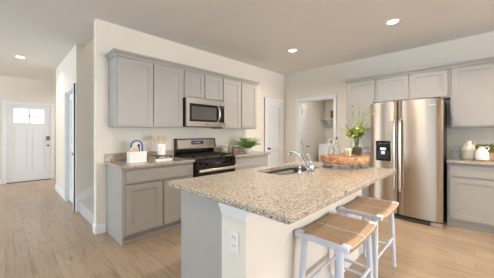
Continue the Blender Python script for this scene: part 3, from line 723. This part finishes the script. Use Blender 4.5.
# ------------------------------------------------------------------ bar stools
def stool(loc, label):
    t = thing('bar_stool', label, 'bar stool', loc, 'white bar stools with woven seats'); x, y, z = loc
    W2, D2, ZT = .278, .181, .632
    # woven seat: rounded slab rolled over front and back rails, a slight saddle dip across its width
    m = MB(); bm = m.bm; nx = 14; prof = []
    for i in range(7): a = R(-110 + 200 * i / 6); prof.append((-D2 + .022 - .022 * math.cos(R(-90) + a - R(-90)) if False else -D2 + .022 - .022 * math.cos(R(-70 + 160 * i / 6)), -.022 + .022 * math.sin(R(-70 + 160 * i / 6))))
    top = [(-D2 + .06, .001), (0, -.004), (D2 - .06, .001)]
    back = [(-p[0], p[1]) for p in prof][::-1]
    bot = [(D2 - .03, -.038), (-D2 + .03, -.038)]
    prof = prof + top + back + bot
    def ring(u, ex=0):
        dip = -.012 * (1 - u * u)
        return [bm.verts.new((x + u * (W2 - .03), y + p[0] * (1 + ex * 2), z + ZT + dip + p[1] + (ex * .35 if p[1] > -.03 else 0))) for p in prof]
    rs = [ring(-1 + 2 * i / nx) for i in range(nx + 1)]; k = len(prof)
    for a, b in zip(rs, rs[1:]):
        for j in range(k): bm.faces.new((a[j], a[(j + 1) % k], b[(j + 1) % k], b[j]))
    bm.faces.new(rs[0]); bm.faces.new(rs[-1])
    m.build('woven_seat', 'weave', t, smooth=True)
    m = MB(); bm = m.bm; rs = []
    for u in (-.018, .018):
        dip = -.012
        rs.append([bm.verts.new((x + u * W2, y + p[0] * 1.012, z + ZT + dip + p[1] + .0022)) for p in prof[:-2]])
    for j in range(len(prof) - 3): bm.faces.new((rs[0][j], rs[0][j + 1], rs[1][j + 1], rs[1][j]))
    m.build('seat_stripe', 'stool_white', t, smooth=True, label='white stripe across the woven seat')
    for s in (-1, 1):
        a, b = sorted((x + s * (W2 - .030), x + s * W2))
        MB().box(a, b, y - D2 + .004, y + D2 - .004, z + ZT - .032, z + ZT + .0).build('side_rail', 'stool_white', t, bevel=.006)
    for sx_ in (-1, 1):
        for sy_ in (-1, 1):
            p0 = (x + sx_ * (W2 - .036), y + sy_ * .118, z + ZT - .030); p1 = (x + sx_ * (W2 + .020), y + sy_ * .134, z + .0008)
            MB().tube([p0, tuple(p0[i] * .5 + p1[i] * .5 for i in range(3)), p1], [.021, .0205, .0165], 14).build('leg', 'stool_white', t, smooth=True)
            ox, oy = x + sx_ * (W2 - .030), y + sy_ * (D2 - .030)
            MB().box(ox - .026, ox + .028 if sx_ < 0 else ox + .026, oy - .024, oy + .024, z + ZT - .028, z + ZT + .002).build('leg_cap', 'stool_white', t, bevel=.005)
    def at(sx_, sy_, h):
        f = 1 - h / (ZT - .03)
        return (x + sx_ * (W2 - .036 + .056 * f), y + sy_ * (.118 + .016 * f), z + h)
    for sx_ in (-1, 1): MB().tube([at(sx_, -1, .20), at(sx_, 1, .20)], .011, 10).build('stretcher', 'stool_white', t, smooth=True)
    for sy_ in (-1, 1): MB().tube([at(-1, sy_, .28), at(1, sy_, .28)], .011, 10).build('stretcher', 'stool_white', t, smooth=True)
    return t
s0 = stool((1.617, .690, 0), 'white bar stool with woven seat, nearer the camera at the front of the island')
dup(s0, (2.308, .696, 0), 'white bar stool with woven seat, farther one nearest the fridge')

# ------------------------------------------------------------------ wood riser with its things
cxs, cys = 2.565, 1.025
u = Vector((.696, -.718, 0)); v = Vector((.718, .696, 0))
t = thing('wood_riser', 'live edge wood slab riser on thin metal legs at the far end of the island', 'riser', (cxs, cys, .9145))
m = MB(); bm = m.bm; n = 40; rg = []
rnd = random.Random(4); ph = [rnd.uniform(0, 6) for _ in range(4)]
for (sc_, z) in ((.95, .966), (.99, .974), (1.0, 1.004), (.99, 1.034), (.975, 1.040)):
    row = []
    for i in range(n):
        a = 2 * PI * i / n; rr = 1 + .03 * math.sin(3 * a + ph[0]) + .02 * math.sin(7 * a + ph[1]) + .012 * math.sin(13 * a + ph[2] + z * 60)
        p = Vector((cxs, cys, 0)) + u * (.252 * rr * sc_ * math.copysign(abs(math.cos(a)) ** .8, math.cos(a))) + v * (.185 * rr * sc_ * math.copysign(abs(math.sin(a)) ** .8, math.sin(a))); row.append(bm.verts.new((p.x, p.y, z)))
    rg.append(row)
for a, b in zip(rg, rg[1:]):
    for i in range(n): bm.faces.new((a[i], a[(i + 1) % n], b[(i + 1) % n], b[i]))
bm.faces.new(rg[0]); bm.faces.new(rg[-1])
m.build('wood_slab', 'slab', t, smooth=True)
for su, sv in ((-.205, -.01), (.02, -.135), (.12, -.10), (.0, .13), (.17, .06)):
    p = Vector((cxs, cys, 0)) + u * su + v * sv; q = Vector((cxs, cys, 0)) + u * (su * 1.12) + v * (sv * 1.1); e = u * .018
    MB().tube([(p - e + Vector((0, 0, .9655))), (q + Vector((0, 0, .9195))), (p + e + Vector((0, 0, .9655)))], .0045, 8).build('hairpin_leg', 'black_metal', t, smooth=True)
ZS = 1.0405
def on(su, sv): p = Vector((cxs, cys, 0)) + u * su + v * sv; return p.x, p.y
def glass_jar(x, y, prof_out, th=.003):
    inn = [(max(0, r - th), z + (th if i == 0 else 0)) for i, (r, z) in enumerate(prof_out)]
    return MB().lathe(x, y, [(0, prof_out[0][1])] + prof_out + inn[::-1] + [(0, prof_out[0][1] + th)], 24)
# vase
vx, vy = on(.135, .0)
t = thing('glass_vase', 'tall glass vase of pebbles and leafy branches on the wood riser', 'vase', (vx, vy, ZS))
glass_jar(vx, vy, [(.060, ZS), (.063, ZS + .01), (.062, ZS + .10), (.065, ZS + .185), (.067, ZS + .20)]).build('vase_body', 'glass', t, smooth=True)
m = MB(); rr_ = random.Random(3)
for i in range(110):
    a = rr_.uniform(0, 6.28); r_ = .046 * math.sqrt(rr_.random()); zc = ZS + .012 + rr_.random() * .075; q = rr_.uniform(.007, .011)
    px_, py_ = vx + r_ * math.cos(a), vy + r_ * math.sin(a)
    m.lathe(px_, py_, [(0, zc - q * .7), (q * .8, zc - q * .4), (q, zc), (q * .8, zc + q * .4), (0, zc + q * .7)], 7)
m.build('pebbles', 'pebble', t, smooth=True)
br = MB(); lf = MB(); bl = MB(); rr_ = random.Random(8)
cen = Vector((vx, vy, ZS + .20))
def branch(tip, bend, nl, L, W, leafs=lf, start=.25):
    tip = Vector(tip); p0 = Vector((vx + rr_.uniform(-.02, .02), vy + rr_.uniform(-.02, .02), ZS + .03)); mid = cen + Vector((rr_.uniform(-.03, .03), rr_.uniform(-.03, .03), .0)); pts = []
    for i in range(9):
        s_ = i / 8; pts.append(p0 * (1 - s_) ** 2 + mid * 2 * s_ * (1 - s_) + tip * s_ ** 2 + Vector((0, 0, bend * math.sin(PI * s_))))
    br.tube(pts, [.0019 - .0008 * i / 8 for i in range(9)], 6)
    for i in range(nl):
        s_ = start + (1 - start) * (i + .6) / nl; f = s_ * 8; j = min(7, int(f)); p = pts[j].lerp(pts[j + 1], f - j)
        if p.z < ZS + .19: continue
        d_ = (pts[j + 1] - pts[j]).normalized() * .5 + Vector((rr_.uniform(-1, 1), rr_.uniform(-1, 1), rr_.uniform(-.4, .6)))
        leafs.leaf(p, d_, L * rr_.uniform(.7, 1.2), W * rr_.uniform(.7, 1.15), rr_.uniform(0, .5), Vector((rr_.uniform(-.6, .6), rr_.uniform(-.6, .6), 1)))
for i in range(24):      # dense low mass
    a = rr_.uniform(0, 6.28); r_ = .05 + rr_.random() * .075
    off = u * (r_ * math.cos(a) - .018) + v * (r_ * math.sin(a) * .9)
    branch(cen + off + Vector((0, 0, rr_.uniform(.0, .12))), .02, 13, .042, .040, start=.45)
for su, sv, hz, n_ in ((-.03, 0, .28, 12), (.03, .02, .31, 12), (.07, -.02, .33, 14), (-.07, .05, .24, 10), (.12, .0, .30, 11), (.0, -.06, .26, 12), (.09, .04, .38, 12), (-.05, -.02, .36, 9), (.04, -.05, .22, 10), (.02, .03, .42, 9), (.205, .0, .37, 15), (.15, .03, .42, 14), (.12, -.03, .33, 14), (.17, .02, .28, 12)):
    branch(cen + u * su * 1.35 + v * sv + Vector((0, 0, hz)), .03, n_ + 4, .024, .020, start=.45)
for i in range(26):
    a = rr_.uniform(0, 6.28); o_ = u * (.02 + .09 * math.cos(a) * rr_.random() ** .5) + v * (.08 * math.sin(a)); p = cen + o_ + Vector((0, 0, rr_.uniform(.08, .30))); q = rr_.uniform(.006, .012)
    for k_ in range(5): bl.leaf(p, (math.cos(k_ * 1.257), math.sin(k_ * 1.257), .5), q * 1.5, q, 0)
br.build('branches', 'stem', t, smooth=True); lf.build('leaves', 'leaf', t); bl.build('blossoms', 'blossom', t)
# bottle with wire handle look: two slender glass bottles and a candle jar
bx_, by_ = on(-.145, -.01)
t = thing('glass_bottle', 'clear round shouldered glass bottle at the left of the wood riser', 'bottle', (bx_, by_, ZS), 'glass bottles on the wood riser')
glass_jar(bx_, by_, [(.030, ZS), (.033, ZS + .006), (.034, ZS + .06), (.030, ZS + .085), (.012, ZS + .105), (.011, ZS + .145), (.014, ZS + .150)], .0025).build('bottle_body', 'glass', t, smooth=True)
MB().lathe(bx_, by_, [(0, ZS + .138), (.0075, ZS + .138), (.0105, ZS + .165), (0, ZS + .165)], 14).build('stopper', 'cork', t, smooth=True)
b2, b2y = on(-.05, .09)
t = thing('glass_bottle', 'clear tall necked glass bottle behind the candle on the wood riser', 'bottle', (b2, b2y, ZS), 'glass bottles on the wood riser')
glass_jar(b2, b2y, [(.034, ZS), (.037, ZS + .006), (.037, ZS + .075), (.032, ZS + .10), (.013, ZS + .13), (.012, ZS + .185), (.016, ZS + .19)], .0025).build('bottle_body', 'glass', t, smooth=True)
MB().lathe(b2, b2y, [(0, ZS + .176), (.008, ZS + .176), (.011, ZS + .205), (0, ZS + .205)], 14).build('stopper', 'cork', t, smooth=True)
kx, ky = on(.02, -.05)
t = thing('candle', 'cream pillar candle in a low glass cup beside the vase', 'candle', (kx, ky, ZS))
MB().lathe(kx, ky, [(0, ZS + .0035), (.031, ZS + .0035), (.032, ZS + .075), (.026, ZS + .08), (0, ZS + .077)], 20).build('wax', 'wax', t, smooth=True)
MB().tube([(kx, ky, ZS + .076), (kx + .001, ky, ZS + .092)], .0015, 6).build('wick', 'black_metal', t)
glass_jar(kx, ky, [(.036, ZS), (.038, ZS + .004), (.038, ZS + .045), (.0385, ZS + .05)], .002).build('glass_cup', 'glass', t, smooth=True)

# ------------------------------------------------------------------ left counter things
ZC = .9147
# white box holding rounded boards and a blue rimmed plate
x0, x1, y0, y1 = 1.063, 1.268, 3.04, 3.15
t = thing('serving_caddy', 'white open box of serving boards on the left counter', 'box', ((x0 + x1) / 2, (y0 + y1) / 2, ZC))
MB().box(x0, x1, y0, y0 + .008, ZC, ZC + .138).box(x0, x1, y1 - .008, y1, ZC, ZC + .138).box(x0, x0 + .008, y0 + .008, y1 - .008, ZC, ZC + .138).box(x1 - .008, x1, y0 + .008, y1 - .008, ZC, ZC + .138).box(x0 + .008, x1 - .008, y0 + .008, y1 - .008, ZC, ZC + .008).build('box_walls', 'white_glaze', t, bevel=.002)
def round_board(name, mat, label, cx, w, ytop, z0, zt, th=.012):
    P = [(cx - w, z0), (cx + w, z0)] + [(cx + w * math.cos(a), zt - w + w * math.sin(a)) for a in [PI * i / 14 for i in range(15)]]
    return tag(MB().prism(P, 'y', ytop, ytop + th).build(name, mat), label, 'board')
zb = ZC + .0085
round_board('serving_board', 'dark_board', 'dark grey brown rounded board at the right back of the white box', 1.186, .070, 3.124, zb, zb + .235)
bb = round_board('serving_board', 'blue_glaze', 'tallest rounded board with a blue glazed arched rim in the white box', 1.166, .078, 3.100, zb, zb + .276)
P = [(1.166 + .056 * math.cos(a), zb + .276 - .078 + .056 * math.sin(a)) for a in [PI * i / 14 for i in range(15)]] + [(1.110, zb + .09), (1.222, zb + .09)]
MB().prism(P, 'y', 3.0975, 3.0995).build('glazed_centre', 'cream_glaze', bb, label='pale glazed centre of the blue rimmed board')
wb = round_board('serving_board', 'board', 'pale wooden round topped board at the left front of the white box', 1.126, .052, 3.066, zb, zb + .195)
P = [(1.126 + r_ * math.cos(a), zb + .143 + r_ * math.sin(a)) for r_, aa in ((.052, range(15)), (.043, range(14, -1, -1))) for a in [PI * i / 14 for i in aa]]
MB().prism(P, 'y', 3.062, 3.0655).build('board_rim', 'white_glaze', wb, label='white arched rim of the pale board')
sv_ = thing('salad_server', 'small blue handled server leaning at the right front of the white box', 'utensil', (1.20, 3.075, zb))
MB().tube([(1.196, 3.072, zb), (1.190, 3.076, zb + .13), (1.186, 3.080, zb + .19)], [.006, .007, .010], 8).build('server_handle', 'blue_glaze', sv_, smooth=True)
MB().lathe(1.184, 3.081, [(0, zb + .188), (.013, zb + .196), (.016, zb + .21), (.010, zb + .222), (0, zb + .225)], 12, sy=.6).build('handle_tip', 'black_plastic', sv_, smooth=True)
# books
def book(label, x0, x1, y0, y1, z0, h, cover, marks):
    t = thing('book', label, 'book', ((x0 + x1) / 2, (y0 + y1) / 2, z0), 'books stacked on the left counter')
    MB().box(x0 + .003, x1 - .004, y0 + .004, y1 - .004, z0 + .0035, z0 + h - .0035).build('pages', 'paper', t)
    MB().box(x0, x1, y0, y1, z0, z0 + .003).box(x0, x1, y0, y1, z0 + h - .003, z0 + h).box(x0, x1, y0, y0 + .0035, z0 + .003, z0 + h - .003).build('cover', cover, t)
    if marks:
        m = MB(); rq = random.Random(5); xx = x0 + .04
        while xx < x1 - .05:
            wd = rq.uniform(.006, .012); m.box(xx, xx + wd, y0 - .0006, y0 - .0001, z0 + h * .34, z0 + h * .66); xx += wd + .004 + (.012 if rq.random() < .25 else 0)
        m.build('spine_lettering', 'white_paper', t)
    return t
book('white spined book at the bottom of the stack under the utensil crock', 1.345, 1.572, 2.95, 3.17, ZC, .036, 'white_paper', False)
book('dark maroon book with pale spine lettering on the white book', 1.349, 1.576, 2.953, 3.172, ZC + .0365, .032, 'maroon', True)
# crock and utensils
zk = ZC + .0365 + .0325; qx, qy = 1.495, 3.10
t = thing('utensil_crock', 'white ceramic crock of wooden utensils standing on the books', 'crock', (qx, qy, zk))
MB().lathe(qx, qy, [(0, zk), (.052, zk), (.056, zk + .004), (.058, zk + .152), (.056, zk + .155), (.052, zk + .152), (.050, zk + .008), (0, zk + .008)], 26).build('crock_body', 'white_glaze', t, smooth=True)
for i, (du, dv, hh, sh) in enumerate(((-.062, -.005, .255, 's'), (-.034, .026, .272, 'p'), (-.012, -.022, .262, 's'), (.020, .030, .280, 'p'), (.062, .005, .258, 'p'), (.038, -.022, .25, 's'), (-.088, .026, .245, 's'))):
    b = Vector((qx + du * .38, qy + dv * .75, zk + .0095)); tp = Vector((qx + du * 1.15, qy + dv * 1.15, zk + hh)); dd = (tp - b).normalized()
    m = MB(); m.tube([b, b.lerp(tp, .72)], [.0055, .0045], 8)
    c = b.lerp(tp, .85); w_ = .017 if sh == 'p' else .014; a_ = dd.cross(Vector((0, 1, 0))).normalized()
    q = []
    for k_ in range(12):
        an = 2 * PI * k_ / 12; ex = abs(math.cos(an)) ** (.5 if sh == 'p' else 1) * math.copysign(1, math.cos(an)); q.append(c + a_ * (w_ * math.sin(an)) + dd * (.038 * ex))
    nn = a_.cross(dd) * .003; P = [p - nn for p in q] + [p + nn for p in q]
    m.poly(P, [tuple(range(11, -1, -1)), tuple(range(12, 24))] + [(k_, (k_ + 1) % 12, 12 + (k_ + 1) % 12, 12 + k_) for k_ in range(12)])
    names = ['leftmost but one wooden spoon leaning in the white crock', 'broad wooden spatula at left back of the crock', 'wooden spoon in the middle front of the crock', 'tallest wooden spatula at the back of the crock', 'wooden spatula leaning right in the crock', 'short wooden spoon at right front of the crock', 'leftmost wooden spoon leaning far out of the crock']
    tag(m.build('wooden_spatula' if sh == 'p' else 'wooden_spoon', 'utensil', smooth=True), names[i], 'utensil', 'wooden utensils in the crock')

# ------------------------------------------------------------------ right of the range: canisters and fern
def canister(x, y, mat, fill, label, h=.135, r=.062):
    t = thing('glass_canister', label, 'canister', (x, y, ZC), 'glass canisters right of the range')
    glass_jar(x, y, [(r - .004, ZC), (r, ZC + .006), (r, ZC + h - .02), (r - .006, ZC + h - .012)], .003).build('jar_body', 'glass', t, smooth=True)
    MB().lathe(x, y, [(0, ZC + .0045), (r - .0045, ZC + .0045), (r - .0035, ZC + .012), (r - .0035, ZC + fill), (0, ZC + fill + .004)], 24).build('contents', mat, t, smooth=True)
    MB().lathe(x, y, [(0, ZC + h - .0115), (r + .001, ZC + h - .0115), (r + .002, ZC + h - .002), (r - .004, ZC + h + .003), (0, ZC + h + .003)], 24).build('lid', 'handle', t, smooth=True)
    return t
canister(2.738, 3.225, 'oat', .115, 'glass canister of pale oats just right of the range', .155, .076)
canister(2.822, 3.045, 'beans', .105, 'glass canister of dark red beans beside the fern', .145, .066)
gx, gy = 3.22, 3.12
t = thing('potted_fern', 'bushy green fern in a low white bowl on the counter right of the range', 'plant', (gx, gy, ZC))
MB().lathe(gx, gy, [(0, ZC), (.055, ZC), (.062, ZC + .006), (.09, ZC + .055), (.098, ZC + .085), (.094, ZC + .087), (.084, ZC + .055), (.05, ZC + .012), (0, ZC + .010)], 28).build('bowl', 'white_glaze', t, smooth=True)
MB().lathe(gx, gy, [(0, ZC + .062), (.078, ZC + .060), (0, ZC + .072)], 20).build('soil', 'soil', t, smooth=True)
lf = MB(); rr_ = random.Random(21); br = MB()
for i in range(120):
    a = rr_.uniform(0, 6.28); reach = rr_.uniform(.08, .27); zt = rr_.uniform(.11, .23) - .12 * max(0, reach - .15) / .12 * rr_.random()
    sxx = 1.12; p0 = Vector((gx + .04 * math.cos(a), gy + .04 * math.sin(a), ZC + .066)); p2 = Vector((gx + reach * sxx * math.cos(a), gy + reach * .85 * math.sin(a), ZC + .05 + zt)); p1 = p0.lerp(p2, .45) + Vector((0, 0, .055))
    if p2.y > YA - .03: p2.y = YA - .03
    pts = [p0 * (1 - s_) ** 2 + p1 * 2 * s_ * (1 - s_) + p2 * s_ * s_ for s_ in [k_ / 7 for k_ in range(8)]]
    br.tube(pts, .0013, 5)
    for k_ in range(2, 8):
        d_ = (pts[k_] - pts[k_ - 1]).normalized(); sd = d_.cross(Vector((0, 0, 1))).normalized()
        for s2 in (-1, 1): lf.leaf(pts[k_], d_ * .6 + sd * s2 + Vector((0, 0, rr_.uniform(-.2, .3))), rr_.uniform(.035, .055), .024, .25)
lf.build('fronds', 'fern', t); br.build('stems', 'stem', t)

# ------------------------------------------------------------------ right counter: jugs and potted plant
jx, jy = 4.53, .078
t = thing('stoneware_jug', 'large cream stoneware jug with small loop handles right of the fridge', 'jug', (jx, jy, ZC))
MB().lathe(jx, jy, [(0, ZC), (.074, ZC), (.081, ZC + .006), (.083, ZC + .03), (.083, ZC + .135)], 32).build('jug_base', 'cream_matte', t, smooth=True, label='darker cream lower half of the jug')
MB().lathe(jx, jy, [(.0831, ZC + .1352), (.082, ZC + .15), (.070, ZC + .183), (.052, ZC + .207), (.040, ZC + .220), (.036, ZC + .250), (.041, ZC + .257), (.039, ZC + .261), (.033, ZC + .257), (.032, ZC + .22)], 32).build('jug_top', 'cream_glaze', t, smooth=True)
for s in (-1, 1):
    MB().tube([(jx, jy + s * .036, ZC + .243), (jx, jy + s * .062, ZC + .262), (jx, jy + s * .078, ZC + .228), (jx, jy + s * .072, ZC + .198), (jx, jy + s * .064, ZC + .190)], .0065, 8).build('loop_handle', 'cream_glaze', t, smooth=True)
kx, ky = 4.45, -.062
t = thing('stoneware_jug', 'small cream pitcher with tan foot and one handle beside the large jug', 'jug', (kx, ky, ZC))
MB().lathe(kx, ky, [(0, ZC), (.062, ZC), (.066, ZC + .004), (.069, ZC + .016)], 28).build('clay_foot', 'tan_clay', t, smooth=True, label='bare tan clay foot')
MB().lathe(kx, ky, [(.0691, ZC + .0162), (.072, ZC + .05), (.066, ZC + .105), (.048, ZC + .15), (.033, ZC + .162), (.031, ZC + .176), (.036, ZC + .188), (.033, ZC + .189), (.027, ZC + .176)], 28).build('pitcher_body', 'white_glaze', t, smooth=True)
MB().tube([(kx, ky - .030, ZC + .182), (kx, ky - .058, ZC + .192), (kx, ky - .070, ZC + .175), (kx, ky - .060, ZC + .145), (kx, ky - .047, ZC + .132)], .006, 8).build('pitcher_handle', 'white_glaze', t, smooth=True)
px_, py_ = 4.68, -.10
t = thing('potted_plant', 'olive green bushy plant in a tan pot behind the small pitcher', 'plant', (px_, py_, ZC))
MB().prism(rrect(px_ - .06, px_ + .06, py_ - .13, py_ + .10, .01, 3), 'z', ZC, ZC + .10).build('pot', 'tan_clay', t, bevel=.004)
lf = MB(); rr_ = random.Random(31)
for i in range(560):
    bx2 = px_ + rr_.uniform(-.05, .05); by2 = py_ + rr_.uniform(-.12, .09); d_ = Vector((rr_.uniform(-.6, .5), rr_.uniform(-.6, .6), 1.0))
    lf.leaf((bx2, by2, ZC + .095 + rr_.random() * .075), d_, rr_.uniform(.04, .08), .013, rr_.uniform(0, .3), Vector((rr_.uniform(-1, 1), rr_.uniform(-1, 1), .2)))
lf.build('foliage', 'olive', t)

# ------------------------------------------------------------------ laundry room things
t = thing('washing_machine', 'white top loading washer in the laundry room seen through the doorway', 'washer', (6.62, 2.9, 0))
MB().box(6.27, 6.93, 2.56, 3.24, .02, .965).build('washer_cabinet', 'washer', t, bevel=.012)
for x in (6.32, 6.88):
    for y in (2.61, 3.19): MB().lathe(x, y, [(0, .0008), (.02, .0008), (.02, .0195), (0, .0195)], 10).build('foot', 'black_plastic', t)
MB().box(6.30, 6.76, 2.60, 3.20, .966, .978).build('lid', 'washer', t, bevel=.005)
cn = MB().prism([(6.80, .966), (6.84, 1.10), (6.88, 1.115), (6.93, 1.115), (6.93, .966)], 'y', 2.565, 3.235).build('control_console', 'washer', t, bevel=.008)
for y in (3.10, 2.98, 2.78): MB().tube([(6.822, y, 1.045), (6.79, y, 1.05)], [.032, .026], 16).build('knob', 'nickel', cn, smooth=True)
t = thing('wall_shelf', 'white laundry shelf on a bracket above the washer', 'shelf', (6.85, 2.6, 1.70))
MB().box(6.69, 6.998, 1.9, 3.398, 1.70, 1.722).build('shelf_board', 'trim', t)
for y in (3.2, 2.4): MB().prism([(6.998, 1.699), (6.73, 1.699), (6.73, 1.68), (6.975, 1.48), (6.998, 1.48)], 'y', y - .012, y + .012).build('bracket', 'trim', t)
t = thing('storage_basket', 'brown basket standing on the laundry shelf', 'basket', (6.83, 2.92, 1.7225))
m = MB(); P = rrect(6.72, 6.94, 2.74, 3.10, .02, 3); m.prism(P, 'z', 1.7225, 1.935); m.build('basket_body', 'basket', t)
MB().sweep(rrect(6.72, 6.94, 2.74, 3.10, .02, 3), [(-.004, 1.93), (.006, 1.93), (.006, 1.948), (-.004, 1.948)], closed=True).build('rim', 'basket', t)
